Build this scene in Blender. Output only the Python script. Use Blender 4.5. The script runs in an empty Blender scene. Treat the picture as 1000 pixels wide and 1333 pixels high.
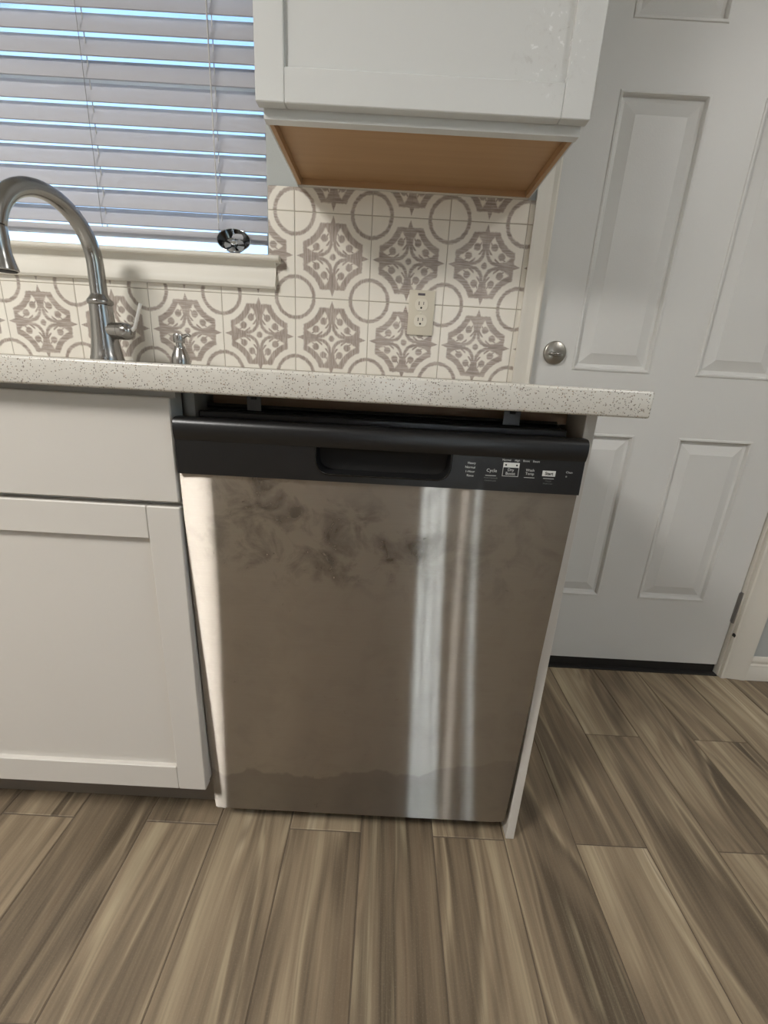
import bpy, bmesh, math, random
from mathutils import Vector, Matrix
C = bpy.context.scene
PI = math.pi
random.seed(7)

# ------------------------------------------------------------------ camera
CAM = Vector((0.3093, -0.6291, 0.9158))
YAW, PITCH, ROLL, FPX = 0.0026, 0.3071, 0.0563, 561.31
fwd = Vector((math.sin(YAW)*math.cos(PITCH), math.cos(YAW)*math.cos(PITCH), -math.sin(PITCH)))
rt = Vector((math.cos(YAW), -math.sin(YAW), 0)); up = rt.cross(fwd)
r2 = math.cos(ROLL)*rt + math.sin(ROLL)*up
u2 = -math.sin(ROLL)*rt + math.cos(ROLL)*up
cd = bpy.data.cameras.new('camera'); cam = bpy.data.objects.new('camera', cd)
C.collection.objects.link(cam)
m = Matrix((r2, u2, -fwd)).transposed().to_4x4(); m.translation = CAM
cam.matrix_world = m
cd.sensor_fit = 'HORIZONTAL'; cd.sensor_width = 36; cd.lens = FPX/1000*36
cd.clip_start = 0.02; cd.clip_end = 200
C.camera = cam

# ------------------------------------------------------------------ world, exposure
w = bpy.data.worlds.new('sky'); C.world = w; w.use_nodes = True
wn = w.node_tree.nodes; wl = w.node_tree.links
sky = wn.new('ShaderNodeTexSky'); sky.sky_type = 'NISHITA'; sky.sun_disc = False
sky.sun_elevation = math.radians(33); sky.sun_rotation = math.radians(268)
sky.air_density = 1.0; sky.dust_density = 0.3; sky.ozone_density = 2.0
wl.new(sky.outputs[0], wn['Background'].inputs[0]); wn['Background'].inputs[1].default_value = 0.35
sd = bpy.data.lights.new('sun', 'SUN'); sd.energy = 36.0; sd.angle = math.radians(.6); sd.color = (1, .95, .88)
so = bpy.data.objects.new('sun', sd); C.collection.objects.link(so)
so.rotation_euler = Vector((-.84, -.03, .54)).to_track_quat('Z', 'Y').to_euler()     # stands off to the left, outside
C.view_settings.view_transform = 'Standard'
try: C.view_settings.look = 'None'
except Exception: pass
C.view_settings.gamma = 1; C.view_settings.use_curve_mapping = False
C.view_settings.exposure = 0.45

LAMP_W = 42.0          # ceiling lamp in front of the sink
LAMP_COL = (1.0, 0.975, 0.94)
LAMP2_W = 1.6         # second ceiling lamp, further back in the room
FILL_LAMP_W = 11.0         # added fill lamp, brightens the entry door side
LAMP2_COL = (1.0, 0.985, 0.97)

# ------------------------------------------------------------------ helpers
def lin(c):
    c /= 255.0
    return c/12.92 if c <= 0.04045 else ((c+0.055)/1.055)**2.4
def s(r, g, b): return (lin(r), lin(g), lin(b), 1)

def link(o, parent=None):
    C.collection.objects.link(o)
    if parent is not None: o.parent = parent
    return o
def mesh_of(bm, name, mat=None, smooth=False):
    me = bpy.data.meshes.new(name)
    bmesh.ops.recalc_face_normals(bm, faces=bm.faces)
    bm.to_mesh(me); bm.free()
    if mat:
        for mm in (mat if isinstance(mat, (list, tuple)) else [mat]): me.materials.append(mm)
    if smooth:
        for p in me.polygons: p.use_smooth = True
        try: me.set_sharp_from_angle(angle=math.radians(smooth if smooth is not True else 40))
        except Exception: pass
    return me
def obj(name, bm, mat, parent=None, smooth=False, loc=None, rot=None):
    o = bpy.data.objects.new(name, mesh_of(bm, name, mat, smooth))
    if loc is not None: o.location = loc
    if rot is not None: o.rotation_euler = rot
    return link(o, parent)
def thing(name, label, cat, loc=(0, 0, 0), group=None):
    o = bpy.data.objects.new(name, None); o.empty_display_size = .05
    o.location = loc; tag(o, label, cat, group)
    return link(o)
def tag(o, label, cat, group=None):
    o['label'] = label; o['category'] = cat
    if group: o['group'] = group
    return o
def struct(o, label=None, cat=None):
    o['kind'] = 'structure'
    if label: o['label'] = label
    if cat: o['category'] = cat
    return o
def box(bm, x0, x1, y0, y1, z0, z1, bev=0, seg=1):
    b = bmesh.new()
    bmesh.ops.create_cube(b, size=1)
    bmesh.ops.scale(b, vec=(x1-x0, y1-y0, z1-z0), verts=b.verts)
    bmesh.ops.translate(b, vec=((x0+x1)/2, (y0+y1)/2, (z0+z1)/2), verts=b.verts)
    if bev: bmesh.ops.bevel(b, geom=b.edges[:], offset=bev, segments=seg, affect='EDGES', profile=.5)
    merge(bm, b)
def merge(bm, b):
    me = bpy.data.meshes.new('tmp'); b.to_mesh(me); b.free(); bm.from_mesh(me); bpy.data.meshes.remove(me)
def mbox(*a, bev=0, seg=1):
    bm = bmesh.new(); box(bm, *a, bev=bev, seg=seg); return bm
def prism(pts, axis, a0, a1, bm=None):
    """pts: closed outline; axis 'x': pts are (y,z); 'y': pts are (x,z); 'z': pts are (x,y)"""
    bm = bm or bmesh.new()
    f = {'x': lambda p, a: (a, p[0], p[1]), 'y': lambda p, a: (p[0], a, p[1]), 'z': lambda p, a: (p[0], p[1], a)}[axis]
    A = [bm.verts.new(f(p, a0)) for p in pts]; B = [bm.verts.new(f(p, a1)) for p in pts]
    n = len(pts)
    for i in range(n): bm.faces.new((A[i], A[(i+1) % n], B[(i+1) % n], B[i]))
    bm.faces.new(A); bm.faces.new(B[::-1])
    return bm
def lathe(prof, seg=32, bm=None, mat=None, close=True):
    """prof: list of (r, h) around local z"""
    bm = bm or bmesh.new(); rings = []
    for r, h in prof:
        if r < 1e-6: rings.append([bm.verts.new((0, 0, h))])
        else: rings.append([bm.verts.new((r*math.cos(2*PI*i/seg), r*math.sin(2*PI*i/seg), h)) for i in range(seg)])
    for a, b in zip(rings[:-1], rings[1:]):
        for i in range(seg):
            j = (i+1) % seg
            if len(a) == 1 and len(b) == 1: continue
            if len(a) == 1: bm.faces.new((a[0], b[i], b[j]))
            elif len(b) == 1: bm.faces.new((a[i], b[0], a[j]))
            else: bm.faces.new((a[i], b[i], b[j], a[j]))
    if close:
        if len(rings[0]) > 1: bm.faces.new(rings[0][::-1])
        if len(rings[-1]) > 1: bm.faces.new(rings[-1])
    if mat is not None: bmesh.ops.transform(bm, matrix=mat, verts=bm.verts)
    return bm
def tube(pts, rad, seg=16, bm=None):
    bm = bm or bmesh.new(); pts = [Vector(p) for p in pts]; n = len(pts)
    rads = rad if isinstance(rad, (list, tuple)) else [rad]*n
    rings = []; N = None
    for i, p in enumerate(pts):
        t = (pts[min(i+1, n-1)]-pts[max(i-1, 0)]).normalized()
        if N is None:
            N = t.orthogonal().normalized()
        N = (N - t*N.dot(t)).normalized(); B = t.cross(N)
        rings.append([bm.verts.new(p + rads[i]*(math.cos(2*PI*k/seg)*N + math.sin(2*PI*k/seg)*B)) for k in range(seg)])
    for a, b in zip(rings[:-1], rings[1:]):
        for i in range(seg):
            j = (i+1) % seg; bm.faces.new((a[i], a[j], b[j], b[i]))
    bm.faces.new(rings[0][::-1]); bm.faces.new(rings[-1])
    return bm
def axis_mat(origin, direction):
    return Matrix.Translation(Vector(origin)) @ Vector((0, 0, 1)).rotation_difference(Vector(direction).normalized()).to_matrix().to_4x4()

# ------------------------------------------------------------------ node helpers
class NT:
    def __init__(self, name):
        self.mat = bpy.data.materials.new(name); self.mat.use_nodes = True
        self.t = self.mat.node_tree; self.n = self.t.nodes; self.l = self.t.links
        self.p = self.n['Principled BSDF']
    def new(self, typ, **kw):
        nd = self.n.new(typ)
        for k, v in kw.items(): setattr(nd, k, v)
        return nd
    def put(self, sock, v):
        if isinstance(v, E): v = v.s
        if hasattr(v, 'is_output'): self.l.new(v, sock)
        else: sock.default_value = v
    def set(self, **kw):
        for k, v in kw.items(): self.put(self.p.inputs[k.replace('_', ' ')], v)
    def coords(self, kind='Object'): return self.new('ShaderNodeTexCoord').outputs[kind]
    def xyz(self, vec):
        sp = self.new('ShaderNodeSeparateXYZ'); self.l.new(vec, sp.inputs[0])
        return [E(self, o) for o in sp.outputs]
    def comb(self, x, y, z):
        c = self.new('ShaderNodeCombineXYZ')
        for i, v in enumerate((x, y, z)): self.put(c.inputs[i], v)
        return c.outputs[0]
    def noise(self, vec, scale=5, detail=3, rough=.5, dist=0):
        nd = self.new('ShaderNodeTexNoise'); self.l.new(vec, nd.inputs['Vector'])
        nd.inputs['Scale'].default_value = scale; nd.inputs['Detail'].default_value = detail
        nd.inputs['Roughness'].default_value = rough; nd.inputs['Distortion'].default_value = dist
        return E(self, nd.outputs['Fac'])
    def voro(self, vec, scale):
        nd = self.new('ShaderNodeTexVoronoi'); self.l.new(vec, nd.inputs['Vector']); nd.inputs['Scale'].default_value = scale
        return E(self, nd.outputs['Distance']), nd.outputs['Color']
    def scale(self, vec, sx, sy, sz):
        nd = self.new('ShaderNodeVectorMath', operation='MULTIPLY'); self.l.new(vec, nd.inputs[0]); nd.inputs[1].default_value = (sx, sy, sz)
        return nd.outputs[0]
    def mix(self, fac, a, b):
        nd = self.new('ShaderNodeMix', data_type='RGBA')
        self.put(nd.inputs[0], fac); self.put(nd.inputs[6], a); self.put(nd.inputs[7], b)
        return nd.outputs[2]
    def ramp(self, fac, stops):
        nd = self.new('ShaderNodeValToRGB'); self.put(nd.inputs[0], fac)
        el = nd.color_ramp.elements
        while len(el) < len(stops): el.new(.5)
        for e, (pos, col) in zip(el, stops): e.position = pos; e.color = col
        return nd.outputs[0]
    def bump(self, h, strength=.2, dist=.002):
        nd = self.new('ShaderNodeBump'); self.put(nd.inputs['Height'], h)
        nd.inputs['Strength'].default_value = strength; nd.inputs['Distance'].default_value = dist
        self.l.new(nd.outputs[0], self.p.inputs['Normal'])
    def rand(self): return E(self, self.new('ShaderNodeObjectInfo').outputs['Random'])
class E:
    def __init__(self, nt, sock): self.nt, self.s = nt, sock
    def op(self, o, b=None, c=None):
        nd = self.nt.new('ShaderNodeMath', operation=o)
        self.nt.put(nd.inputs[0], self)
        if b is not None: self.nt.put(nd.inputs[1], b)
        if c is not None: self.nt.put(nd.inputs[2], c)
        return E(self.nt, nd.outputs[0])
    def __add__(self, o): return self.op('ADD', o)
    def __sub__(self, o): return self.op('SUBTRACT', o)
    def __mul__(self, o): return self.op('MULTIPLY', o)
    __radd__ = __add__; __rmul__ = __mul__
    def __rsub__(self, o): return (self*-1.0)+o
    def abs(self): return self.op('ABSOLUTE')
    def max(self, o): return self.op('MAXIMUM', o)
    def min(self, o): return self.op('MINIMUM', o)
    def sqrt(self): return self.op('SQRT')
    def step(self, lo, hi):                       # 0 below lo, 1 above hi
        nd = self.nt.new('ShaderNodeMapRange'); nd.clamp = True
        self.nt.put(nd.inputs[0], self); nd.inputs[1].default_value = lo; nd.inputs[2].default_value = hi
        nd.inputs[3].default_value = 0; nd.inputs[4].default_value = 1
        return E(self.nt, nd.outputs[0])
    def below(self, t, aa): return 1.0 - self.step(t-aa, t+aa)

def plain(name, col, rough=.5, metal=0, var=.06, nscale=8, bump=0, bscale=120, **kw):
    t = NT(name); co = t.coords()
    n = t.noise(co, nscale, 4)
    d = tuple(c*(1-var) for c in col[:3])+(1,); h = tuple(min(1, c*(1+var)) for c in col[:3])+(1,)
    t.set(Base_Color=t.mix(n, d, h), Roughness=rough, Metallic=metal)
    for k, v in kw.items(): t.put(t.p.inputs[k.replace('_', ' ')], v)
    if bump: t.bump(t.noise(co, bscale, 2), bump)
    return t.mat

M = {}
M['cab'] = plain('white_cabinet_paint', s(203, 198, 190), .38, var=.015, bump=.03, bscale=200)
def m_cab_up():
    t = NT('white_upper_cabinet_paint'); co = t.coords(); x, y, z = t.xyz(co)
    # scuffs and rubbed spots by the lower right corner of the door
    dx = (x-.215)*(1/.075); dz = (z-.115)*(1/.09)
    near = 1.0-(dx*dx+dz*dz).step(.2, 1.0)
    n = t.noise(t.comb(x*1.0, 0.0, z*1.0), 55, 4, .62, .6)
    sc = n.step(.56, .66)*near
    w2 = n.below(.36, .03)*near
    col = t.mix(sc*.45, s(206, 207, 205), s(160, 158, 154))
    t.set(Base_Color=t.mix(w2*.6, col, s(235, 236, 236)), Roughness=sc*.2+.22)
    t.bump(t.noise(co, 25, 2), .04)
    return t.mat
M['cab_up'] = m_cab_up()
M['trim'] = plain('white_trim_paint', s(218, 213, 202), .5, var=.02, bump=.06, bscale=60)
M['door'] = plain('white_door_paint', s(208, 207, 203), .42, var=.015, bump=.12, bscale=330)
M['wall'] = plain('grey_wall_paint', s(176, 180, 178), .6, var=.02, bump=.2, bscale=140)
M['wall_white'] = plain('white_wall_paint', s(206, 204, 198), .6, var=.02, bump=.2, bscale=140)
M['ceil'] = plain('ceiling_paint', s(225, 223, 218), .8, var=.02, bump=.3, bscale=90)
M['black'] = plain('black_plastic', s(22, 22, 23), .34, var=.08, nscale=30, bump=.05, bscale=500)
M['blackgloss'] = plain('black_gloss_plastic', s(15, 15, 16), .22, var=.05)
M['pocket'] = plain('pocket_shade_black', s(9, 9, 9), .55, var=.1)  # recess shade put into the colour, darker than the panel plastic
M['dark'] = plain('dark_cavity', s(24, 22, 20), .8, var=.2)
M['rubber'] = plain('black_rubber', s(28, 26, 24), .7, var=.3, nscale=30)
M['grout'] = plain('tile_grout', s(176, 168, 154), .85, var=.08, nscale=40)
M['floorgrout'] = plain('floor_grout', s(98, 86, 72), .9, var=.15, nscale=40)
M['nickel'] = plain('brushed_nickel', (.36, .35, .335, 1), .25, 1, var=.05)
M['nickel_dark'] = plain('satin_nickel_dark', (.36, .34, .30, 1), .34, 1, var=.05)
M['satin'] = plain('satin_chrome', (.85, .86, .86, 1), .32, 1, var=.05)
M['darkchrome'] = plain('dark_chrome', (.10, .105, .11, 1), .16, 1, var=.05)
M['chrome'] = plain('chrome', (.80, .82, .83, 1), .08, 1, var=.02)
M['bracket'] = plain('dark_bracket_steel', (.10, .10, .10, 1), .5, 1, var=.15, nscale=60)
M['galv'] = plain('dull_steel', (.30, .30, .30, 1), .45, 1, var=.15, nscale=60)
def m_slat():
    t = NT('blind_slat'); t.set(Base_Color=s(203, 202, 206), Roughness=.42)
    tr = t.new('ShaderNodeBsdfTranslucent'); tr.inputs[0].default_value = s(200, 206, 222)
    mx = t.new('ShaderNodeMixShader'); mx.inputs[0].default_value = .24
    t.l.new(t.p.outputs[0], mx.inputs[1]); t.l.new(tr.outputs[0], mx.inputs[2]); t.l.new(mx.outputs[0], t.n['Material Output'].inputs[0])
    return t.mat
M['slat'] = m_slat()
M['cord'] = plain('blind_cord', s(205, 203, 200), .7)
M['cordgrey'] = plain('ladder_cord', s(150, 150, 152), .8)
M['vinyl'] = plain('white_vinyl', s(225, 228, 230), .35)
M['plate'] = plain('almond_plastic', s(205, 198, 180), .35, var=.02)
M['plate2'] = plain('ivory_plastic', s(214, 207, 190), .3, var=.02)
M['slot'] = plain('socket_slot', s(30, 26, 20), .7)
M['stick'] = plain('grey_sticker', s(88, 82, 86), .6, var=.3, nscale=300)
M['print'] = plain('white_print', s(205, 205, 200), .6, var=.02)
M['printgrey'] = plain('grey_print', s(120, 120, 118), .6, var=.02)
M['red'] = plain('rear_slab_brown', s(84, 56, 42), .45, var=.25, nscale=6)

def m_lamp():
    t = NT('lamp_diffuser'); t.set(Base_Color=(.9, .88, .84, 1), Roughness=.6)
    t.p.inputs['Emission Color'].default_value = LAMP_COL+(1,); t.p.inputs['Emission Strength'].default_value = 3.0
    return t.mat
M['lamp'] = m_lamp()

def m_glass():
    t = NT('window_glass')
    tr = t.new('ShaderNodeBsdfTransparent'); gl = t.new('ShaderNodeBsdfGlossy'); gl.inputs['Roughness'].default_value = .02
    fr = t.new('ShaderNodeFresnel'); fr.inputs[0].default_value = 1.45
    tr.inputs[0].default_value = (.93, .97, .98, 1)
    mx = t.new('ShaderNodeMixShader'); t.l.new(fr.outputs[0], mx.inputs[0]); t.l.new(tr.outputs[0], mx.inputs[1]); t.l.new(gl.outputs[0], mx.inputs[2])
    t.l.new(mx.outputs[0], t.n['Material Output'].inputs[0])
    return t.mat
M['glass'] = m_glass()

def m_quartz():
    t = NT('speckled_quartz'); co = t.coords()
    wob = t.noise(co, 60, 2)
    col = t.mix(wob, s(202, 197, 187), s(212, 208, 199))
    for sc, th, keep, c in ((230, .27, .34, s(158, 148, 134)), (330, .25, .36, s(116, 106, 96)), (280, .20, .22, s(172, 146, 122)), (420, .27, .24, s(78, 72, 66))):
        d, vc = t.voro(co, sc)
        k = t.xyz(vc)[0]
        n2 = t.noise(co, sc*2.2, 1)
        mask = (d + (n2-.5)*.35).below(th, .05)*k.below(keep, .01)
        col = t.mix(mask, col, c)
    t.set(Base_Color=col, Roughness=.28)
    return t.mat
M['quartz'] = m_quartz()

def m_plank():
    t = NT('wood_look_porcelain'); co = t.coords(); r = t.rand()
    x, y, z = t.xyz(co)
    # every plank shows its own stretch of grain
    gx = x + r*37.0; gy = y + r*91.0
    v1 = t.comb(gx*7.0, gy*1.15, r*20.0)
    warp = t.noise(v1, 1.0, 2, .5, .3)
    fig = t.noise(t.comb(gx*9.0+warp*1.5, gy*.75, r*9.0), 1.0, 2, .45, .2)      # broad figure
    rings = ((fig*58.0).op('SINE')+1.0)*.5                                      # cathedral lines
    fine = t.noise(t.comb(gx*170.0, gy*5.0, r*5.0), 1.0, 3, .6)
    streak = t.noise(t.comb(gx*52.0, gy*1.3, r*3.0), 1.0, 6, .62, .3)
    tone = t.noise(t.comb(gx*11.0, gy*.8, r*13.0), 1.0, 2, .5)
    f = fig*.50 + rings*.10 + streak*.32 + fine*.16 + tone*.30 - .19
    f = (f-.5)*2.3 + .52 + (r-.5)*.16
    col = t.ramp(f, [(.08, s(84, 73, 59)), (.34, s(115, 101, 83)), (.55, s(139, 123, 101)), (.75, s(160, 144, 119)), (.95, s(188, 173, 147))])
    line = rings.op('POWER', 7.0)*streak.step(.42, .62)
    col = t.mix(line*.6, col, s(92, 76, 60))
    lite = ((fig*41.0+2.0).op('SINE')+1.0)*.5
    col = t.mix(lite.op('POWER', 9.0)*streak.step(.40, .58)*.38, col, s(190, 176, 146))
    col = t.mix(t.noise(co, 420, 2).step(.55, .8)*.14, col, s(180, 170, 150))
    t.set(Base_Color=col, Roughness=fine*.16+.36)
    t.p.inputs['Specular IOR Level'].default_value = .35
    t.bump(fine*.6+streak*.4, .2, .001)
    return t.mat
M['plank'] = m_plank()

TS = 0.1932
def m_tile():
    t = NT('patterned_tile'); co = t.coords(); x, y, z = t.xyz(co); r = t.rand()
    H = TS/2
    u = (x*(1/H)).abs(); v = (z*(1/H)).abs()
    wv = t.noise(t.comb(x*1.0, r*7.0, z*1.0), 130, 2)
    j = (wv-.5)*.05
    a = u.max(v); b = u.min(v); aa = .018
    def dist(cx, cy, sx=1.0):
        dx = a-cx; dy = b-cy
        return (dx*dx*sx+dy*dy).sqrt()
    d1 = dist(1, 1)+j
    motif = (a+j).below(.78, aa)*d1.step(.70-aa, .70+aa)
    inner = (dist(.345, .345)+j)
    near = a.below(.36, .01)
    lobe = d1.step(.855-aa, .855+aa)*((dist(.36, .36, .5)+j).below(.275, aa)*(1.0-near)+inner.below(.257, aa)*near)
    star = inner.step(.342-aa, .342+aa)*(a+b*.5).below(.36, .02)
    disc = (dist(.435, .225)+j).below(.092, aa)
    hook = ((a-.50)*.8+(b-.145)*1.6).abs().below(.03, .012)*a.below(.55, .01)*a.step(.43, .45)
    barb = (((a-.33)*.75+(b-.11)*1.0).abs()).below(.03, .012)*b.below(.19, .015)*a.step(.24, .27)*a.below(.45, .02)
    dot = (dist(0, 0)+j).below(.078, aa)
    spike = (b+(a-.80)*.36+j*.4).below(.055, .012)*a.step(.74, .76)*a.below(.95, .01)
    vein = (b+(a-.45).abs()*.10).below(.03, .01)*a.below(.75, .02)*a.step(.38, .40)
    ring = (d1-.505).abs().below(.046, aa)
    white = lobe.max(star)
    dark = motif*(1.0-white)
    dark = dark.max(disc*lobe).max(barb).max(hook*lobe).max(dot).max(spike).max(ring)
    dark = dark.min(1.0)
    # weathered, wood-like streaks inside the print; the streaks run along x or z from tile to tile
    rr = r.step(.499, .501)
    sx = t.noise(t.comb(x*320.0, r*50.0, z*26.0), 1.0, 3, .6)
    sz = t.noise(t.comb(x*26.0, r*50.0, z*320.0), 1.0, 3, .6)
    st = sx*rr+sz*(1.0-rr)
    patch = t.noise(t.comb(x, r*30.0, z), 16, 3)
    ink = t.ramp(st, [(.28, s(122, 108, 98)), (.5, s(156, 142, 132)), (.72, s(190, 178, 168))])
    ink = t.mix(patch.step(.62, .82)*.45, ink, s(200, 190, 180))
    ink = t.mix(vein*.2, ink, s(120, 106, 96))
    base = t.mix(t.noise(co, 20, 3), s(226, 220, 208), s(234, 229, 218))
    t.set(Base_Color=t.mix(dark*(patch*.35+.72).min(1.0), base, ink), Roughness=.34)
    return t.mat
M['tile'] = m_tile()

def m_steel():
    t = NT('brushed_stainless_steel'); co = t.coords(); x, y, z = t.xyz(co)
    flat = t.comb(x*1.0, 0.0, z*1.0)
    br = t.noise(t.comb(x*8.0, 0.0, z*900.0), 1.0, 2, .6)
    smear = t.noise(flat, 9, 5, .62, .6)
    spots = t.noise(flat, 19, 5, .60, .5)
    def patch(cx, cz, rx, rz):
        dx = (x-cx)*(1/rx); dz = (z-cz)*(1/rz)
        return 1.0-(dx*dx+dz*dz).step(.25, 1.0)
    # greasy hand smears on the upper half, fainter ones elsewhere
    area = (patch(-.10, .655, .20, .085) + patch(-.19, .735, .09, .06) + patch(.12, .66, .26, .12)*.35 + .12).min(1.0)
    sm = (spots*.75+smear*.25).step(.47, .62)*area
    # dried water film over the lower part with a ragged upper edge
    edge = t.noise(t.comb(x*1.0, 0.0, z*.3), 6.0, 4, .55)
    tongue = t.noise(t.comb(x*3.0, 4.0, z*26.0), 1.0, 3, .5)
    film = (z-(edge-.5)*.17-x*.07-(tongue-.5)*.03).below(.172, .003)*(1.0-x.step(.12, .26)*.6)
    scr = t.noise(t.comb(x*60.0, 3.0, z*60.0), 1.0, 3, .6, 2.0)
    mark = scr.step(.68, .72)*spots.step(.46, .56)*(area+.3)
    dust = t.noise(flat, 150, 4, .7)
    base = t.mix(br, (.50, .455, .40, 1), (.565, .52, .46, 1))
    base = t.mix(dust.step(.55, .75)*(1.0-x.step(-.29, -.19))*.5, base, (.62, .58, .52, 1))
    base = t.mix((sm*.8).min(1.0), base, (.23, .205, .175, 1))
    base = t.mix(film*.36, base, (.22, .205, .185, 1))
    base = t.mix((mark*.6).min(1.0), base, (.14, .12, .10, 1))
    # brushed along x: reflections stay crisp sideways and run out up and down
    g1 = t.new('ShaderNodeBsdfAnisotropic'); g2 = t.new('ShaderNodeBsdfAnisotropic')
    for g, ro, an in ((g1, .235, .925), (g2, .50, .12)):
        t.l.new(base, g.inputs['Color']); g.inputs['Anisotropy'].default_value = an
        t.put(g.inputs['Roughness'], sm*.05+film*.02+ro)
        t.l.new(t.comb(1.0, 0.0, 0.0), g.inputs['Tangent'])
    mx = t.new('ShaderNodeMixShader'); mx.inputs[0].default_value = .36
    t.l.new(g1.outputs[0], mx.inputs[1]); t.l.new(g2.outputs[0], mx.inputs[2])
    t.l.new(mx.outputs[0], t.n['Material Output'].inputs[0])
    return t.mat
M['steel'] = m_steel()

def m_ply(name, c0, c1):
    t = NT(name); co = t.coords(); x, y, z = t.xyz(co)
    g = t.noise(t.comb(x*2.0, y*60.0, z*60.0), 1.0, 4, .6, .4)
    t.set(Base_Color=t.mix(g, c0, c1), Roughness=.5)
    return t.mat
M['maple'] = m_ply('maple_veneer', s(162, 126, 88), s(180, 144, 104))
M['ply'] = m_ply('raw_plywood', s(112, 84, 58), s(150, 116, 82))

# ================================================================== STRUCTURE
YW = 0.618            # room face of the wall behind the counter
YD = 0.631            # face of the door leaf
X0, X1, YR, ZC = -2.3, 2.6, -3.3, 2.44
CT0, CT1, YC, XC = .8784, .9142, -.0283, .664     # countertop
# floor: grout bed with single planks on it
floor = struct(obj('floor', mbox(X0-.1, X1+.1, YR-.1, .80, -.06, -.0015), M['floorgrout']))
PWD, PLN, G = .1505, .6, .0011
pm = {}
for k in range(-15, 18):
    xa = k*PWD; xb = xa+PWD
    off = .030 if k % 2 else .332
    jy = off - PLN*7
    while jy < .74:
        ya, yb = max(jy, YR+.001), min(jy+PLN, .74)
        jy += PLN
        if yb-ya < .02: continue
        if yb < -1.6 and (xa < -1.2 or xb > 1.7): continue
        key = (round(yb-ya, 4),)
        if key not in pm:
            L = yb-ya
            bm = bmesh.new(); W2, L2 = PWD/2-G, L/2-G
            e = .0012
            lo = [bm.verts.new((sx*W2, sy*L2, -.0085)) for sx, sy in ((-1, -1), (1, -1), (1, 1), (-1, 1))]
            mi = [bm.verts.new((sx*W2, sy*L2, -e)) for sx, sy in ((-1, -1), (1, -1), (1, 1), (-1, 1))]
            hi = [bm.verts.new((sx*(W2-e), sy*(L2-e), 0)) for sx, sy in ((-1, -1), (1, -1), (1, 1), (-1, 1))]
            for A, B in ((lo, mi), (mi, hi)):
                for i in range(4): bm.faces.new((A[i], A[(i+1) % 4], B[(i+1) % 4], B[i]))
            bm.faces.new(hi); bm.faces.new(lo[::-1])
            pm[key] = mesh_of(bm, 'plank', M['plank'])
        o = bpy.data.objects.new('plank', pm[key]); link(o, floor)
        o.location = ((xa+xb)/2, (ya+yb)/2, 0)
        o.rotation_euler = (0, 0, PI if random.random() < .5 else 0)

# back wall: boxes round the window opening and the doorway
WX0, WX1, WZ0, WZ1 = -.96, -.0195, 1.172, 2.16
DX0, DX1, DZ = .692, 1.482, 2.06
bm = bmesh.new()
T = .76
box(bm, X0, WX0, YW, T, 0, ZC); box(bm, WX0, WX1, YW, T, 0, WZ0); box(bm, WX0, WX1, YW, T, WZ1, ZC)
box(bm, WX1, DX0, YW, T, 0, ZC); box(bm, DX0, DX1, YW, T, DZ, ZC); box(bm, DX1, X1, YW, T, 0, ZC)
wall_back = struct(obj('wall_back', bm, M['wall']))
struct(obj('wall_left', mbox(X0-.1, X0, YR, T, 0, ZC), M['wall_white']))
bm = bmesh.new(); RW = (-2.6, -1.2, .9, 2.1)
box(bm, X1, X1+.1, YR, RW[0], 0, ZC); box(bm, X1, X1+.1, RW[1], T, 0, ZC); box(bm, X1, X1+.1, RW[0], RW[1], 0, RW[2]); box(bm, X1, X1+.1, RW[0], RW[1], RW[3], ZC)
struct(obj('wall_right', bm, M['wall']))
struct(obj('ceiling', mbox(X0-.1, X1+.1, YR-.1, T, ZC, ZC+.08), M['ceil']))
# unseen rear wall; window openings added for the bright streaks in the steel
R1 = (.655, .93, .10, 2.15); R2 = (1.165, 1.225, .10, 2.15)
bm = bmesh.new()
box(bm, X0, R1[0], YR-.1, YR, 0, ZC); box(bm, R1[0], R1[1], YR-.1, YR, 0, R1[2]); box(bm, R1[0], R1[1], YR-.1, YR, R1[3], ZC)
box(bm, R1[1], R2[0], YR-.1, YR, 0, ZC); box(bm, R2[0], R2[1], YR-.1, YR, 0, R2[2]); box(bm, R2[0], R2[1], YR-.1, YR, R2[3], ZC)
box(bm, R2[1], X1, YR-.1, YR, 0, ZC)
struct(obj('wall_rear', bm, plain('rear_wall_paint', s(150, 136, 118), .6)))
def frame_window(name, x0, x1, z0, z1, y0, y1, bar=.045, mull_x=(), mull_z=(), mb=.018):
    bm = bmesh.new()
    box(bm, x0, x1, y0, y1, z0, z0+bar); box(bm, x0, x1, y0, y1, z1-bar, z1)
    box(bm, x0, x0+bar, y0, y1, z0+bar, z1-bar); box(bm, x1-bar, x1, y0, y1, z0+bar, z1-bar)
    for q in mull_x: box(bm, q-mb/2, q+mb/2, y0+.004, y1-.004, z0+bar, z1-bar)
    for q in mull_z: box(bm, x0+bar, x1-bar, y0+.004, y1-.004, q-mb/2, q+mb/2)
    o = struct(obj(name, bm, M['vinyl']))
    ym = (y0+y1)/2
    obj('pane', mbox(x0+bar*.8, x1-bar*.8, ym-.002, ym+.002, z0+bar*.8, z1-bar*.8), M['glass'], o)
    return o
frame_window('window_1', WX0, WX1, WZ0+.015, WZ1, .715, .752, bar=.028, mull_z=(1.592,), mb=.034)
frame_window('unseen_rear_window', R1[0], R1[1], R1[2], R1[3], YR-.07, YR-.03, bar=.02, mull_x=(.745, .84), mb=.014)  # out of view, placed for the wide bright streak in the steel
frame_window('reflection_slit', R2[0], R2[1], R2[2], R2[3], YR-.07, YR-.03, bar=.008)  # added slit of daylight for the thin second streak
bm = bmesh.new(); b4 = .045
box(bm, X1+.03, X1+.07, RW[0], RW[1], RW[2], RW[2]+b4); box(bm, X1+.03, X1+.07, RW[0], RW[1], RW[3]-b4, RW[3])
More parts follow.
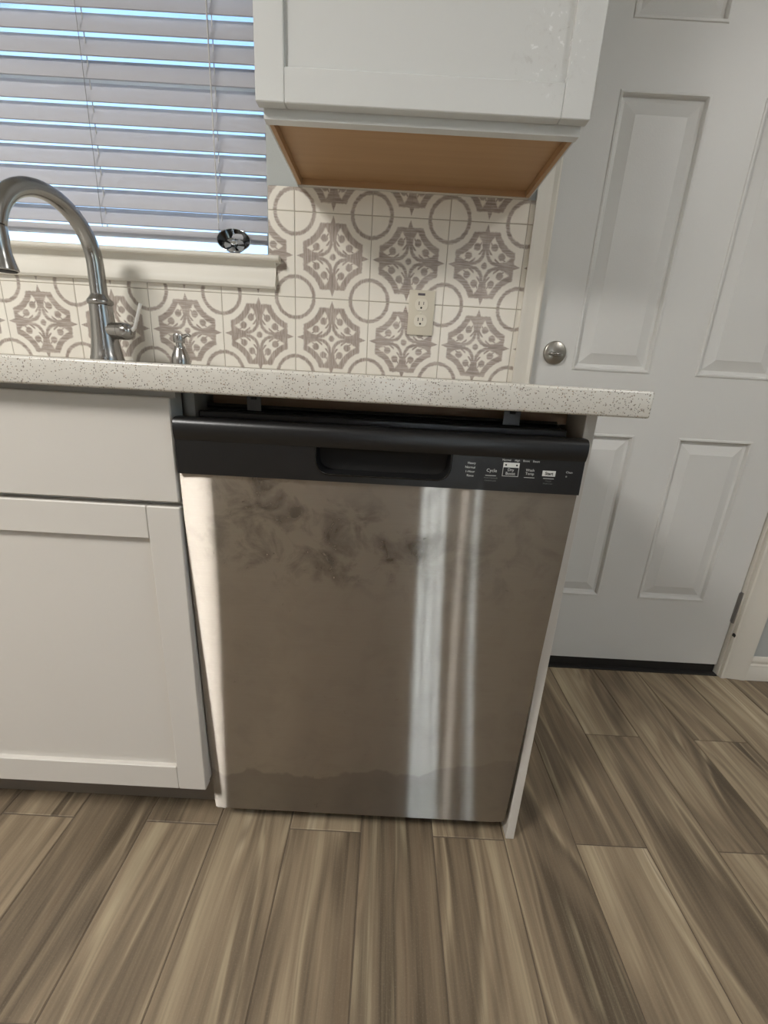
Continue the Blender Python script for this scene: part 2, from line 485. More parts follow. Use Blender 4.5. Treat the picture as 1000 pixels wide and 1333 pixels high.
for q in (RW[0], (RW[0]+RW[1]-b4)/2, RW[1]-b4): box(bm, X1+.03, X1+.07, q, q+b4, RW[2]+b4, RW[3]-b4)
w4 = struct(obj('added_side_window', bm, M['vinyl']))  # unseen window added to let cool daylight in from the right
obj('pane', mbox(X1+.048, X1+.052, RW[0]+.03, RW[1]-.03, RW[2]+.03, RW[3]-.03), M['glass'], w4)
# dark slab added at the rear wall for the dark band reflected in the steel
dr = struct(obj('added_dark_slab', mbox(-.42, .53, YR+.001, YR+.04, .01, 2.05, bev=.004), M['red']))

struct(obj('added_white_slab', mbox(-2.05, -1.16, YR+.001, YR+.04, .01, 2.05, bev=.004), M['door']))  # white slab added to lighten the left of the steel by reflection

# backsplash tiles ---------------------------------------------------------
TX, TZ, TY = .0491, 1.0975, .612
obj('grout_bed', prism([(-.944, CT1), (.6425, CT1), (.6425, 1.3425), (WX1+.003, 1.3425), (WX1+.003, 1.150), (-.944, 1.150)], 'y', .6129, YW), M['grout'], wall_back)
gt = .0011
def clip_rect(x0, x1, z0, z1, cx, cz):
    bm = bmesh.new(); e = .0009
    fr = [(x0, z0), (x1, z0), (x1, z1), (x0, z1)]
    ins = [(x0+e, z0+e), (x1-e, z0+e), (x1-e, z1-e), (x0+e, z1-e)]
    A = [bm.verts.new((p[0]-cx, YW-TY-.0005, p[1]-cz)) for p in fr]
    B = [bm.verts.new((p[0]-cx, e, p[1]-cz)) for p in fr]
    D = [bm.verts.new((p[0]-cx, 0, p[1]-cz)) for p in ins]
    for P, Q in ((A, B), (B, D)):
        for i in range(4): bm.faces.new((P[i], P[(i+1) % 4], Q[(i+1) % 4], Q[i]))
    bm.faces.new(D); bm.faces.new(A[::-1])
    return bm
def clip_L(x0, x1, z0, z1, xn, zn, cx, cz):      # left part only up to zn, right of xn full height
    pts = [(x0-cx, z0-cz), (x1-cx, z0-cz), (x1-cx, z1-cz), (xn-cx, z1-cz), (xn-cx, zn-cz), (x0-cx, zn-cz)]
    return prism(pts, 'y', 0, YW-TY-.0005)
for i in range(-7, 4):
    for jn in range(-1, 2):
        x0, x1 = TX+i*TS+gt, TX+(i+1)*TS-gt
        z0, z1 = TZ+jn*TS+gt, TZ+(jn+1)*TS-gt
        cx, cz = TX+(i+.5)*TS, TZ+(jn+.5)*TS
        z0 = max(z0, CT1+.001); z1 = min(z1, 1.3425); x1 = min(x1, .6425); x0 = max(x0, -.944)
        if i < -1:
            z1 = min(z1, 1.150)
            if jn == 1: continue
        if z1-z0 < .004 or x1-x0 < .004: continue
        if i == -1 and jn == 0: bm = clip_L(x0, x1, z0, z1, WX1+.003, 1.150, cx, cz)
        elif i == -1 and jn == 1: bm = clip_rect(WX1+.003, x1, z0, z1, cx, cz)
        else: bm = clip_rect(x0, x1, z0, z1, cx, cz)
        obj('tile', bm, M['tile'], wall_back, loc=(cx, TY, cz))

# window stool and apron ------------------------------------------------
SX1 = .0075
prof = [(.70, 1.187), (.592, 1.187), (.586, 1.1845), (.584, 1.180), (.586, 1.1755), (.592, 1.173),
        (.594, 1.169), (.592, 1.164), (.594, 1.158), (.599, 1.150), (.603, 1.141), (.605, 1.132), (.605, 1.1085),
        (.607, 1.106), (.6118, 1.106), (.6118, 1.172), (.70, 1.172)]
bm = bmesh.new()
# stool
stool = [(.70, 1.187), (.590, 1.187), (.5855, 1.1855), (.583, 1.182), (.583, 1.178), (.5855, 1.1745), (.590, 1.173), (.70, 1.173)]
prism([p for p in stool[1:-1]]+[(.6118, 1.173), (.6118, 1.187)], 'x', WX0-.04, SX1+.006, bm)
prism([(.6118, 1.173), (.6118, 1.187), (.714, 1.187), (.714, 1.173)], 'x', WX0+.001, WX1-.001, bm)
sill = struct(obj('trim_1', bm, M['trim'], smooth=30))
apr = [(.6118, 1.173), (.600, 1.173), (.602, 1.170), (.6065, 1.163), (.6065, 1.156), (.604, 1.146), (.599, 1.135), (.5965, 1.126), (.5965, 1.117), (.600, 1.112), (.6118, 1.112)]
obj('apron', prism(apr, 'x', WX0-.03, SX1-.006), M['trim'], sill, smooth=30)

# ------------------------------------------------------------ entry door
leaf_y1 = .668
dl, drr = .6985, 1.4725
zb, zt = .038, 2.045
cols = [(.8064, 1.0218), (1.1480, 1.3640)]
rows = [(.2714, .7891), (.9574, 1.5781), (1.705, 1.925)]
bm = bmesh.new()
xs = [dl, cols[0][0], cols[0][1], cols[1][0], cols[1][1], drr]; zs = [zb]+[q for rr in rows for q in rr]+[zt]
for a in range(5):
    for b in range(7):
        if a in (1, 3) and b in (1, 3, 5): continue
        vs = [bm.verts.new(p) for p in ((xs[a], YD, zs[b]), (xs[a+1], YD, zs[b]), (xs[a+1], YD, zs[b+1]), (xs[a], YD, zs[b+1]))]
        bm.faces.new(vs)
bmesh.ops.remove_doubles(bm, verts=bm.verts, dist=1e-5)
ret = bmesh.ops.extrude_face_region(bm, geom=bm.faces[:])
bmesh.ops.translate(bm, vec=(0, leaf_y1-YD, 0), verts=[v for v in ret['geom'] if isinstance(v, bmesh.types.BMVert)])
door1 = struct(obj('door_1', bm, M['door']))
for (xa, xb) in cols:
    for (za, zb_) in rows:
        bm = bmesh.new()
        prf = [(0, 0), (.0015, -.0022), (.006, -.0028), (.0085, .0005), (.0105, .0068), (.0155, .0078), (.018, .0084), (.044, .0012), (.0455, .0006)]
        rings = []
        for ins, dy in prf:
            rings.append([bm.verts.new(p) for p in ((xa+ins, YD+dy, za+ins), (xb-ins, YD+dy, za+ins), (xb-ins, YD+dy, zb_-ins), (xa+ins, YD+dy, zb_-ins))])
        bk = [bm.verts.new(p) for p in ((xa, leaf_y1, za), (xb, leaf_y1, za), (xb, leaf_y1, zb_), (xa, leaf_y1, zb_))]
        for A, B in zip(rings[:-1], rings[1:]):
            for i in range(4): bm.faces.new((A[i], A[(i+1) % 4], B[(i+1) % 4], B[i]))
        for i in range(4): bm.faces.new((bk[i], bk[(i+1) % 4], rings[0][(i+1) % 4], rings[0][i]))
        bm.faces.new(rings[-1]); bm.faces.new(bk[::-1])
        obj('door_panel', bm, M['door'], door1)
obj('door_sweep', prism([(dl+.002, .006), (drr-.002, .006), (drr-.002, .0375), (dl+.002, .0375)], 'y', YD+.004, YD+.03), M['rubber'], door1)
# deadbolt
kx, kz = .7525, .9985
db = obj('deadbolt', lathe([(.0305, 0), (.0305, .003), (.029, .0075), (.026, .0095), (0, .0105)], 40, mat=axis_mat((kx, YD, kz), (0, -1, 0))), M['nickel_dark'], door1, smooth=35)
bm = bmesh.new()
bmesh.ops.create_uvsphere(bm, u_segments=24, v_segments=12, radius=1)
bmesh.ops.scale(bm, vec=(.019, .013, .0058), verts=bm.verts)
bmesh.ops.rotate(bm, matrix=Matrix.Rotation(math.radians(4), 3, 'Y'), verts=bm.verts)
bmesh.ops.translate(bm, vec=(kx-.002, YD-.0135, kz-.004), verts=bm.verts)
obj('thumb_turn', bm, M['nickel'], db, smooth=True)
# hinge
bm = bmesh.new()
box(bm, drr-.004, drr+.0175, YD-.0035, YD+.012, .205, .312, bev=.002)
tube([(drr+.004, YD-.004, .203), (drr+.004, YD-.004, .314)], .0055, 12, bm)
obj('hinge', bm, M['galv'], door1, smooth=30)
# threshold
obj('threshold', mbox(DX0+.002, DX1-.002, YD-.012, .745, -.0012, .005, bev=.001), M['rubber'], door1)
# door frame: jambs + casing
def casing_prof(w):     # (distance from opening, projection from wall)
    return [(0, 0), (0, .009), (.004, .0115), (.010, .010), (.014, .0085), (.030, .0115), (.040, .0135), (.046, .016), (.054, .0165), (w-.002, .0150), (w, .013), (w, 0)]
CW = .052
pl = casing_prof(CW)
bm = bmesh.new()
prism([(DX0-.0015-d*.94, YW-h) for d, h in casing_prof(CW)], 'z', 0.001, DZ+.06, bm)
tr2 = struct(obj('trim_2', bm, M['trim'], smooth=30))
bm = bmesh.new()
prism([(DX1-.001+d*1.42, YW-h) for d, h in casing_prof(CW)], 'z', 0.001, DZ+.06, bm)
struct(obj('trim_3', bm, M['trim'], smooth=30))
bm = bmesh.new()
prism([(YW-h, DZ+.004+d) for d, h in casing_prof(CW)], 'x', DX0, DX1, bm)
struct(obj('trim_4', bm, M['trim'], smooth=30))
obj('paint_chip', prism([(DX1-.006, .163), (DX1-.001, .160), (DX1+.001, .167), (DX1-.003, .1735), (DX1-.0065, .170)], 'y', YW-.0105, YW-.004), M['rubber'], bpy.data.objects['trim_3'])
# jamb stops
bm = bmesh.new()
box(bm, DX0, dl-.0035, YW+.001, .757, 0.001, DZ); box(bm, drr+.003, DX1, YW+.001, .757, 0.001, DZ); box(bm, DX0, DX1, YW+.001, .757, zt+.004, DZ)
struct(obj('trim_5', bm, M['trim']))
obj('weather_strip', mbox(dl-.0035, dl-.0005, YD+.006, YD+.02, .006, zt), M['rubber'], door1)
# baseboard right of the door
bp = [(YW, 0.001), (YW-.0145, 0.001), (YW-.0145, .048), (YW-.0125, .052), (YW-.0125, .058), (YW-.009, .064), (YW-.0105, .071), (YW-.0105, .078), (YW-.007, .0845), (YW, .087)]
struct(obj('baseboard_right', prism(bp, 'x', DX1+CW*1.42+.001, X1-.001), M['trim'], smooth=30))
# pale wall added outside as a sunlit reflector for the steel's bright streak
bm = mbox(-4.5, 4.5, -.1, .1, -.2, 4.2)
struct(obj('reflector_wall', bm, plain('reflector_white', s(208, 217, 230), .9), loc=(2.0, -8.6, 0), rot=(0, 0, PI/4)))
# outside porch ground so nothing hangs over emptiness
struct(obj('ground', mbox(-30, 30, -40, 40, -.3, -.2), plain('outdoor_concrete', s(196, 192, 184), .9)))

# ================================================================== COUNTERTOP
t = thing('countertop', 'speckled cream quartz countertop running under the window and over the dishwasher', 'countertop', (0, .3, CT0))
def local(o, t): o.matrix_parent_inverse = t.matrix_world.inverted(); return o
def sub(name, bm, mat, t, smooth=False):
    """part built in world coordinates, re-expressed in the parent's own space"""
    root = t
    off = Vector((0, 0, 0))
    while root is not None: off += root.location; root = root.parent
    bmesh.ops.translate(bm, vec=-off, verts=bm.verts)
    return obj(name, bm, mat, t, smooth)
sub('slab', mbox(-.945, XC, YC, YW-.0005, CT0, CT1, bev=.0035, seg=3), M['quartz'], t, smooth=40)
sub('plywood_strip', mbox(.020, .604, .10, .118, .8535, CT0-.0003), M['ply'], t)
sub('plywood_cleat', mbox(.020, .604, .118, .50, .866, CT0-.0003), M['ply'], t)

# ================================================================== SINK CABINET
def shaker(par, x0, x1, z0, z1, y0, th, sw, rw, mat, name='door', rec=.009):
    d = sub(name, mbox(x0+sw-.004, x1-sw+.004, y0+rec, y0+th-.003, z0+rw-.004, z1-rw+.004), mat, par)
    b = .0014
    for a0, a1 in ((x0, x0+sw), (x1-sw, x1)): sub('stile', mbox(a0, a1, y0, y0+th, z0, z1, bev=b), mat, d)
    for c0, c1 in ((z0, z0+rw), (z1-rw, z1)): sub('rail', mbox(x0+sw+.0003, x1-sw-.0003, y0+.0003, y0+th, c0, c1, bev=b), mat, d)
    return d
cab = thing('sink_base_cabinet', 'white shaker sink base cabinet left of the dishwasher with plain drawer front', 'cabinet', (-.46, .3, 0))
bm = bmesh.new()
SXR = -.0045
box(bm, -.918, -.90, .04, .612, .134, CT0-.001); box(bm, SXR-.010, SXR+.008, .066, .612, .001, CT0-.001)
box(bm, -.90, SXR-.010, .04, .612, .134, .150); box(bm, -.90, SXR-.010, .600, .612, .150, CT0-.001)
sub('body', bm, M['cab'], cab)
bm = bmesh.new()
box(bm, -.918, -.88, .021, .04, .134, CT0-.001); box(bm, -.045, SXR, .021, .04, .134, CT0-.001)
box(bm, -.88, -.045, .021, .04, .835, CT0-.001); box(bm, -.88, -.045, .021, .04, .685, .73); box(bm, -.88, -.045, .021, .04, .134, .175)
sub('face_frame', bm, M['cab'], cab)
sub('toe_kick', mbox(-.918, SXR-.0105, .083, .098, .001, .1335), plain('toe_kick_wood', s(120, 110, 98), .6), cab)
sub('drawer_front', mbox(-.914, -.0035, 0, .0205, .7125, .8685, bev=.0016), M['cab'], cab)
shaker(cab, -.4555, -.0035, .131, .7045, 0, .0205, .052, .054, M['cab'])
shaker(cab, -.914, -.4585, .131, .7045, 0, .0205, .052, .054, M['cab'])

# ================================================================== END PANEL
t = thing('end_panel', 'narrow white end panel standing on the floor right of the dishwasher', 'panel', (.614, .33, 0))
sub('board', mbox(.6050, .6222, .032, .611, .0008, CT0-.0005, bev=.0008), M['cab'], t)

# ================================================================== DISHWASHER
dw = thing('dishwasher', 'stainless steel dishwasher with black control panel, smudged front, between cabinet and end panel', 'dishwasher', (.3, .3, 0))
ZP, ZB, YB = .7605, .0464, .0300
# steel skin: gently bowed sheet with rolled edges
bm = bmesh.new()
NX, NZ = 24, 16
XL = lambda f: .0008 + f*(-.0030)
XR = lambda f: .5995 + f*(-.0040)
grid = []
for jz in range(NZ+1):
    f = jz/NZ; z = ZP-.0008+(ZB-ZP)*f; row = []
    for ix in range(NX+1):
        g = ix/NX; x = XL(f)+(XR(f)-XL(f))*g
        edge = min(g, 1-g)*.6
        y = YB*f
        if edge < .006: y += (.006-edge)*.30
        if f > .992: y += .0025
        row.append(bm.verts.new((x, y, z)))
    grid.append(row)
for jz in range(NZ):
    for ix in range(NX): bm.faces.new((grid[jz][ix], grid[jz][ix+1], grid[jz+1][ix+1], grid[jz+1][ix]))
bnd = [e for e in bm.edges if e.is_boundary]
ret = bmesh.ops.extrude_edge_only(bm, edges=bnd)
bmesh.ops.translate(bm, vec=(0, .016, 0), verts=[v for v in ret['geom'] if isinstance(v, bmesh.types.BMVert)])
sub('front_panel', bm, M['steel'], dw, smooth=35)
sub('inner_door', prism([(.018, .835), (.018, .66), (.046, .075), (.0615, .075), (.060, .835)], 'x', .020, .584), M['dark'], dw)
bm = bmesh.new(); box(bm, .016, .588, .063, .58, .10, .852, bev=.006)
sub('tub', bm, M['dark'], dw)
sub('kick_plate', mbox(.016, .588, .10, .112, .004, .0985), M['dark'], dw)
for fx in (.05, .55):
    sub('levelling_foot', lathe([(.016, .0006), (.016, .012), (.006, .014), (.006, .0992)], 16, mat=Matrix.Translation((fx, .15, 0))), M['galv'], dw)
# control panel : bullnose band above, flat fascia with pocket handle below
PX0, PX1 = .0016, .5994
def arc(cx, cy, r, a0, a1, n): return [(cx+r*math.cos(math.radians(a0+(a1-a0)*i/n)), cy+r*math.sin(math.radians(a0+(a1-a0)*i/n))) for i in range(n+1)]
hx0, hx1, hz0, hz1, hr = .2065, .4050, .7715, .8122, .020
out = [(PX0, ZP), (PX1, ZP), (PX1, hz1), (hx1, hz1)]
out += arc(hx1-hr, hz0+hr, hr, 0, -90, 8) + arc(hx0+hr, hz0+hr, hr, -90, -180, 8) + [(hx0, hz1), (PX0, hz1)]
bm = prism(out, 'y', -.0045, .0165)
cp = sub('control_panel', bm, M['black'], dw)
bull = [(.0165, .8124), (-.0052, .8110), (-.0068, .8135), (-.0088, .8200), (-.0094, .8270), (-.0086, .8345), (-.0058, .8395), (-.0018, .8422), (.004, .8430), (.0165, .8430)]
sub('top_band', prism(bull, 'x', PX0, PX1), M['black'], cp, smooth=30)
# pocket
inn = [(hx0, hz1)] + arc(hx0+hr, hz0+hr, hr, 180, 270, 8) + arc(hx1-hr, hz0+hr, hr, 270, 360, 8) + [(hx1, hz1)]
bm = bmesh.new()
A = [bm.verts.new((x, -.004, z)) for x, z in inn]
cxm, czm = (hx0+hx1)/2, hz1
B = [bm.verts.new((cxm+(x-cxm)*.94, .046, czm+(z-czm)*.80)) for x, z in inn]
for i in range(len(inn)-1): bm.faces.new((A[i], A[i+1], B[i+1], B[i]))
bm.faces.new(B)
sub('handle_pocket', bm, M['pocket'], cp, smooth=35)
sub('pocket_rim', tube([(x, -.0046, z) for x, z in inn], .0013, 8), M['blackgloss'], cp, smooth=True)
# liner edges behind the band
sub('door_liner', mbox(.024, .580, .030, .052, .835, .851, bev=.002), M['black'], dw)
sub('gasket', tube([(.028, .0575, .857), (.572, .0575, .857)], .004, 8), M['blackgloss'], dw, smooth=True)
for bx0, bx1 in ((.0905, .1125), (.4870, .5130)):
    bm = bmesh.new()
    box(bm, bx0, bx1, .052, .0535, .8525, CT0-.0006, bev=.0004)
    box(bm, bx0, bx1, .030, .0535, CT0-.0022, CT0-.0006, bev=.0004)
    br = sub('mounting_bracket', bm, M['bracket'], dw)
    cxb = (bx0+bx1)/2
    sub('screw', lathe([(.0042, 0), (.0042, .0012), (.0028, .0026), (0, .003)], 14, mat=axis_mat((cxb, .040, CT0-.0022), (0, 0, -1))), M['dark'], br, smooth=30)
    sub('bracket_tab', mbox(cxb-.0045, cxb+.0045, .0498, .0522, .869, .8755, bev=.001), M['dark'], br)

def text(body, x, z, size, mat, par, y=-.0049, align='CENTER', bold=0):
    cu = bpy.data.curves.new('lettering', 'FONT'); cu.body = body; cu.size = size*.88; cu.offset = bold; cu.align_x = align; cu.align_y = 'CENTER'; cu.resolution_u = 2
    to = bpy.data.objects.new('lettering', cu); C.collection.objects.link(to)
    bpy.context.view_layer.update()
    me = bpy.data.meshes.new_from_object(to.evaluated_get(bpy.context.evaluated_depsgraph_get()))
    bpy.data.objects.remove(to); bpy.data.curves.remove(cu)
    bm = bmesh.new(); bm.from_mesh(me); bpy.data.meshes.remove(me)
    bmesh.ops.rotate(bm, matrix=Matrix.Rotation(PI/2, 3, 'X'), verts=bm.verts)
    bmesh.ops.translate(bm, vec=(x, y, z), verts=bm.verts)
    o = sub('lettering', bm, mat, par)
    return o
P1, P2 = M['print'], M['printgrey']
for wd, x, z in (('Heavy', .4350, .8003), ('Normal', .4335, .7940), ('1-Hour', .4338, .7877), ('Rinse', .4347, .7816)): text(wd, x, z, .0054, P1, cp)
text('Cycle', .4655, .7908, .0078, P1, cp)
text('Hold 3 Seconds', .4653, .7798, .0036, P2, cp); text('Control Lock', .4650, .7757, .0036, P2, cp)
for wd, x in (('Normal', .4853), ('High', .5010), ('Boost', .5141), ('Steam', .5285)): text(wd, x, .8076, .0046, P1, cp)
text('Dry', .4932, .7932, .0068, P1, cp); text('Boost', .4932, .7877, .0068, P1, cp)
text('Wash', .5217, .7942, .0062, P1, cp); text('Temp', .5217, .7890, .0062, P1, cp)
text('Cancel', .5503, .7798, .0036, P2, cp); text('Hold 3 Sec', .5503, .7757, .0036, P2, cp)
text('Clean', .5791, .7942, .0048, P1, cp)
def mark(x0, x1, z0, z1, mat, name='printed_mark', y=-.0049):
    return sub(name, mbox(x0, x1, y, y+.0004, z0, z1), mat, cp)
mark(.4570, .4728, .7829, .7835, P1); mark(.5140, .5295, .7829, .7835, P1); mark(.5425, .5580, .7830, .7836, P1)
mark(.4815, .5050, .7968, .8040, P1)
for a in ((.4815, .4820, .7835, .7968), (.5045, .5050, .7835, .7968), (.4815, .5050, .7835, .7840)): mark(*a, P1)
for x in (.4853, .5012):
    sub('indicator_light', lathe([(.0014, 0), (.0012, .0006), (0, .0007)], 12, mat=axis_mat((x, -.0049, .8004), (0, -1, 0))), M['dark'], cp)
mark(.5402, .5593, .7868, .7950, P1)
text('Start', .5498, .7908, .0070, M['pocket'], cp, y=-.0055, bold=.00018)
sub('indicator_light', lathe([(.0012, 0), (.0010, .0006), (0, .0007)], 12, mat=axis_mat((.5758, -.0046, .7877), (0, -1, 0))), P2, cp)

# ================================================================== WALL CABINET
wc = thing('wall_cabinet', 'white shaker wall cabinet above the patterned backsplash with bare wood underside', 'cabinet', (.34, .47, 1.344))
ux0, ux1, uy0, uy1, uz0, uz1 = .0570, .6240, .3225, YW-.001, 1.344, 2.12
bm = bmesh.new()
box(bm, ux0, ux0+.003, uy0, uy1, uz0, uz1); box(bm, ux1-.003, ux1, uy0, uy1, uz0, uz1)
box(bm, ux0+.0035, ux1-.0035, uy0, uy1, uz1-.015, uz1)
sub('body', bm, M['cab_up'], wc)
sub('face_frame', mbox(ux0-.0015, ux1+.0015, uy0-.0005, uy0+.019, uz0-.0008, uz0+.032, bev=.0006), M['cab_up'], wc)
sub('bottom_panel', mbox(ux0+.012, ux1-.012, uy0+.019, uy1-.012, uz0+.014, uz0+.024), M['maple'], wc)
sub('hanging_rail', mbox(ux0+.012, ux1-.012, uy1-.012, uy1, uz0+.0015, uz0+.06), M['maple'], wc)
for a, b in ((ux0+.0032, ux0+.0115), (ux1-.0115, ux1-.0032)):
    sub('side_veneer', mbox(a, b, uy0+.019, uy1-.012, uz0+.0003, uz0+.30), M['maple'], wc)
sub('caulk_line', mbox(ux0+.004, ux1-.004, uy1-.010, uy1, uz0-.0012, uz0+.0012), M['trim'], wc)
shaker(wc, .0475, .6325, 1.3585, 2.11, .300, .0215, .0505, .0505, M['cab_up'], rec=.009)

# ================================================================== OUTLET
ot = thing('wall_outlet', 'almond duplex wall outlet on the patterned backsplash under the wall cabinet', 'outlet', (.3805, TY, 1.076))
sub('cover_plate', mbox(.3465, .4140, TY-.0055, TY-.0002, 1.0215, 1.1300, bev=.0022, seg=2), M['plate'], ot, smooth=40)
for zc in (1.0565, 1.0950):
    pts = []
    for a in range(0, 360, 12):
        x, z = .0172*math.cos(math.radians(a)), .0172*math.sin(math.radians(a))
        pts.append((.3795+x, zc+max(-.0142, min(.0142, z))))
    fc = sub('receptacle', prism(pts, 'y', TY-.0072, TY-.0050), M['plate2'], ot)
    ring_pts = [Vector((p[0], TY-.0056, p[1])) for p in pts]
    bm = bmesh.new()
    box(bm, .3795-.0072, .3795-.0052, TY-.0074, TY-.0071, zc-.001, zc+.0075)
    box(bm, .3795+.0050, .3795+.0066, TY-.0074, TY-.0071, zc+.0002, zc+.0075)
    sub('blade_slot', bm, M['slot'], fc)
    sub('ground_hole', lathe([(.0025, 0), (.0025, .0004)], 14, mat=axis_mat((.3795, TY-.0071, zc-.0072), (0, -1, 0))), M['slot'], fc)
sub('screw', lathe([(.0028, 0), (.0024, .001), (0, .0012)], 14, mat=axis_mat((.3795, TY-.0055, 1.0757), (0, -1, 0))), M['plate2'], ot)
sub('sticker', mbox(.3690, .3875, TY-.0059, TY-.0054, 1.1170, 1.1225), M['stick'], ot)

# ================================================================== FAUCET
FX, FY = -.409, .52
fa = thing('kitchen_faucet', 'brushed nickel gooseneck pull-down kitchen faucet standing on the countertop by the window', 'faucet', (FX, FY, CT1))
sub('body', lathe([(.0380, 0), (.0380, .003), (.0355, .012), (.0325, .03), (.0298, .050), (.0280, .075), (.0262, .100), (.0252, .118), (.0250, .126)], 32, mat=Matrix.Translation((FX, FY, CT1+.0005))), M['nickel'], fa, smooth=50)
sub('collar', lathe([(.0250, .126), (.0282, .1295), (.0290, .1335), (.0272, .138), (.0215, .144), (.0186, .150)], 32, mat=Matrix.Translation((FX, FY, CT1+.0005))), M['nickel'], fa, smooth=50)
R = .112; zc = 1.128; yc2 = FY-R
path = [(FX, FY, CT1+.146), (FX, FY, 1.08), (FX, FY, 1.105)]
lean = -.17
for i in range(0, 25):
    a = math.radians(180*i/24); yy = FY-R+R*math.cos(a)
    path.append((FX+(FY-yy)*lean, yy, zc+R*math.sin(a)))
path += [(FX+2*R*lean, FY-2*R, 1.148)]
sub('spout', tube(path, [.0183]*3+[.0180-.002*i/25 for i in range(26)], 20), M['nickel'], fa, smooth=60)
hxx, hyy = FX+2*R*lean, FY-2*R
hd = sub('spray_head', lathe([(.0168, 1.145), (.0168, 1.140), (.0172, 1.128), (.0165, 1.115), (.0172, 1.100), (.0200, 1.085), (.0232, 1.073), (.0235, 1.070), (.0215, 1.0685)], 28, mat=axis_mat((hxx, hyy, 0), (0, 0, 1))), M['nickel'], fa, smooth=50)
sub('joint_ring', lathe([(.0164, 1.1435), (.0164, 1.1475)], 28, mat=Matrix.Translation((hxx, hyy, 0))), M['dark'], hd)
sub('nozzle_face', lathe([(.0212, 1.0688), (.019, 1.0670), (0, 1.0668)], 28, mat=Matrix.Translation((hxx, hyy, 0))), M['rubber'], hd, smooth=30)
hz = CT1+.070
hub = sub('handle_hub', lathe([(.0195, .010), (.0195, .046), (.0180, .0448), (.0180, .0462), (.0200, .047), (.0208, .056), (.0195, .066), (.0155, .075), (.009, .080), (0, .0815)], 28, mat=axis_mat((FX, FY, hz), (1, -.15, 0))), M['nickel'], fa, smooth=50)
sub('lever', tube([(FX+.076, FY-.012, hz+.002), (FX+.086, FY-.014, hz+.010), (FX+.094, FY-.016, hz+.028), (FX+.108, FY-.018, hz+.064)], [.0050, .0044, .0040, .0042], 12), M['satin'], fa, smooth=60)

# ================================================================== SOAP DISPENSER
SX, SY = -.2205, .515
sd = thing('soap_dispenser', 'small brushed nickel soap dispenser pump beside the faucet', 'soap dispenser', (SX, SY, CT1))
sub('base', lathe([(.0225, 0), (.0225, .006), (.0215, .013), (.0195, .021), (.0165, .029), (.0135, .036), (.0122, .040), (.0125, .042)], 28, mat=Matrix.Translation((SX, SY, CT1+.0005))), M['nickel'], sd, smooth=50)
sub('neck', lathe([(.0085, .039), (.0085, .052)], 20, mat=Matrix.Translation((SX, SY, CT1+.0005))), M['nickel'], sd, smooth=50)
ph = sub('pump_head', lathe([(.0130, .050), (.0138, .053), (.0138, .066), (.0125, .070), (.005, .072), (0, .072)], 28, mat=Matrix.Translation((SX, SY, CT1+.0005))), M['nickel'], sd, smooth=50)
sub('nozzle', tube([(SX+.008, SY-.002, CT1+.062), (SX+.018, SY-.004, CT1+.068), (SX+.026, SY-.006, CT1+.0695), (SX+.031, SY-.007, CT1+.067)], [.0048, .0042, .0040, .0040], 12), M['nickel'], ph, smooth=60)

# ================================================================== WINDOW BLIND
bl = thing('window_blind', 'white horizontal slat window blind hanging in the window, slats nearly shut', 'blind', (-.49, .66, 1.187))
YB_, PITCHZ = .660, .0437
tilt = math.radians(64)
bx0, bx1 = WX0+.006, WX1-.0065
def slat_bm(tilt=tilt):
    bm = bmesh.new(); n = 6; Ws = .0508; th = .0028; A = []; B = []
    pts = []
    for i in range(n+1):
        q = (i/n-.5)*Ws; bow = .0022*(1-(2*i/n-1)**2)
        pts.append((q, bow))
    c, sn = math.cos(tilt), math.sin(tilt)
    poly = [(q*c-b*sn, q*sn+b*c) for q, b in pts] + [(q*c-(b-th)*sn, q*sn+(b-th)*c) for q, b in pts[::-1]]
    return prism(poly, 'x', bx0, bx1)
smesh = None
cx_ = (bx0+bx1)/2
k = 0
while True:
    zc = 1.3105+PITCHZ*(k-1)
    if zc > 2.10: break
    if smesh is None:
        bmx = slat_bm(); bmesh.ops.translate(bmx, vec=(-cx_, 0, 0), verts=bmx.verts)
        smesh = mesh_of(bmx, 'slat', M['slat'], smooth=50)
    if k == 0:
        zc = 1.271; bmx = slat_bm(math.radians(57)); bmesh.ops.translate(bmx, vec=(-cx_, 0, 0), verts=bmx.verts)
        o = bpy.data.objects.new('slat', mesh_of(bmx, 'slat', M['slat'], smooth=50))
    else: o = bpy.data.objects.new('slat', smesh)
    link(o, bl)
    o.location = Vector((cx_, YB_, zc)) - bl.location
    k += 1
sub('bottom_rail', mbox(bx0, bx1, YB_-.024, YB_+.024, 1.2280, 1.2415, bev=.003, seg=2), M['slat'], bl, smooth=40)
sub('head_rail', mbox(bx0, bx1, YB_-.028, YB_+.028, 2.105, 2.155, bev=.003), M['slat'], bl)
sub('pull_cord', tube([(-.1500, YB_-.0255, 1.262), (-.1515, YB_-.0235, 1.5), (-.1535, YB_-.0235, 2.105)], .0016, 8), M['cord'], bl)
for x in (-.455, -.1535, -.80):
    sub('ladder_cord', tube([(x, YB_-.0155, 1.2417), (x, YB_-.0155, 2.106)], .0008, 6), M['cordgrey'], bl)
    sub('lift_cord', tube([(x+.004, YB_, 1.2417), (x+.004, YB_, 2.106)], .0013, 6), M['cord'], bl)

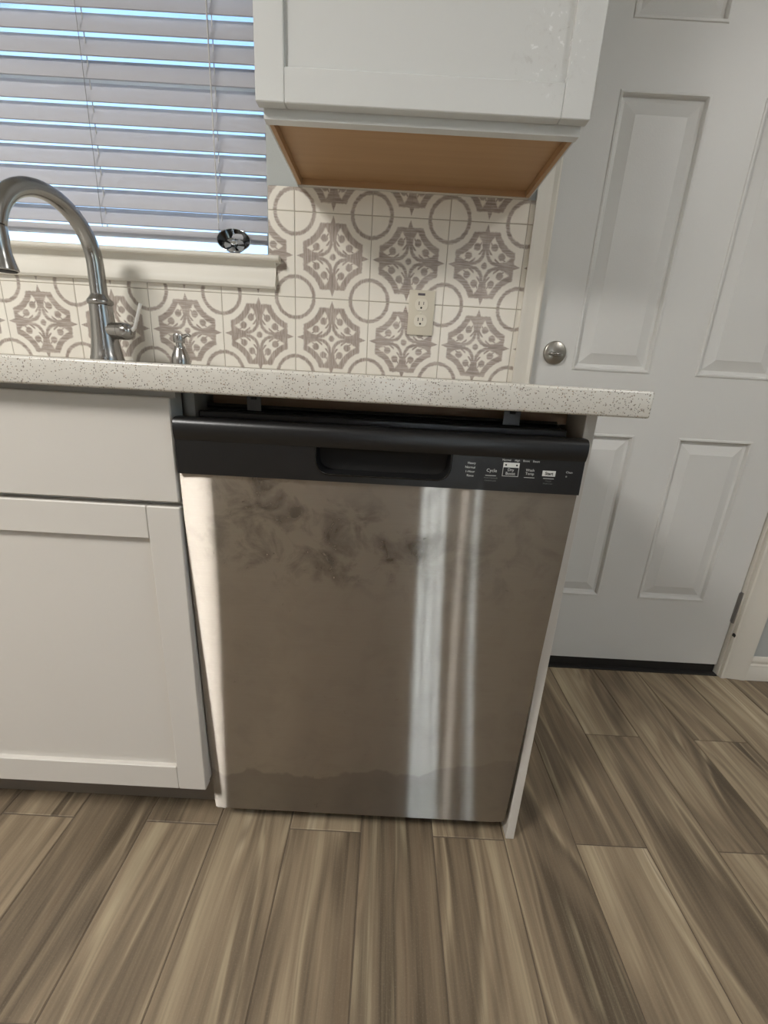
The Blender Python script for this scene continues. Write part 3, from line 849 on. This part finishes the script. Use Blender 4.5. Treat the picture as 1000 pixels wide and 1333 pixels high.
# ================================================================== SINK STRAINER
st_ax = Vector((.16, -math.cos(math.radians(40)), math.sin(math.radians(40)))).normalized()
SO = Vector((-.1060, .6140, 1.2175))
ss = thing('sink_strainer', 'round chrome sink strainer basket tilted on the window sill against the blind', 'strainer', (SO.x, SO.y, 1.187))
mt = axis_mat(SO, st_ax) @ Matrix.Diagonal((.93, .93, .72, 1))
sub('cup', lathe([(0, -.0175), (.028, -.0175), (.0300, -.0150), (.0415, .0035), (.0432, .0055), (.0415, .0058), (.0400, .0040), (.0290, -.0140), (0, -.0150)], 40, mat=mt, close=False), M['darkchrome'], ss, smooth=45)
rim = [(.0433*math.cos(2*PI*q/40), .0433*math.sin(2*PI*q/40), .0057) for q in range(41)]
bm = tube(rim, .0012, 8); bmesh.ops.transform(bm, matrix=mt, verts=bm.verts)
sub('rim', bm, M['chrome'], ss, smooth=60)
bm = bmesh.new()
for q in range(5):
    a = 2*PI*q/5+.95
    prism([(.010*math.cos(a-.42), .010*math.sin(a-.42)), (.0265*math.cos(a-.44), .0265*math.sin(a-.44)), (.0275*math.cos(a), .0275*math.sin(a)), (.0265*math.cos(a+.44), .0265*math.sin(a+.44)), (.010*math.cos(a+.42), .010*math.sin(a+.42))], 'z', -.0146, -.0135, bm)
bmesh.ops.transform(bm, matrix=mt, verts=bm.verts)
sub('drain_star', bm, M['satin'], ss)
sub('centre_knob', lathe([(.003, -.0140), (.003, -.006), (.0095, -.004), (.0100, -.001), (.007, .0012), (0, .0018)], 20, mat=mt), M['chrome'], ss, smooth=45)

# ================================================================== LAMPS
def ceiling_lamp(x, y, power, col, label, rad):
    t = thing('ceiling_lamp', label, 'lamp', (x, y, ZC))
    sub('base', lathe([(rad*.9, 0), (rad, -.012), (rad, -.03)], 32, mat=Matrix.Translation((x, y, ZC-.0005))), M['nickel'], t, smooth=40)
    sub('diffuser', lathe([(rad*.97, -.031), (rad*.93, -.055), (rad*.7, -.075), (0, -.083)], 32, mat=Matrix.Translation((x, y, ZC-.0005))), M['lamp'], t, smooth=60)
    ld = bpy.data.lights.new('lamp_light', 'AREA'); ld.shape = 'DISK'; ld.size = rad*1.9; ld.energy = power; ld.color = col
    lo = bpy.data.objects.new('lamp_light', ld); link(lo, t); lo.location = (0, 0, -.09)
ceiling_lamp(-1.10, -1.20, LAMP_W, LAMP_COL, 'round flush ceiling lamp over the kitchen floor, nearest the sink', .34)
ceiling_lamp(.97, -2.35, LAMP2_W, LAMP2_COL, 'small round ceiling lamp at the back of the kitchen near the rear windows', .035)
ceiling_lamp(1.95, -.80, FILL_LAMP_W, LAMP2_COL, 'added round fill lamp near the entry door, right of the sink lamp', .18)
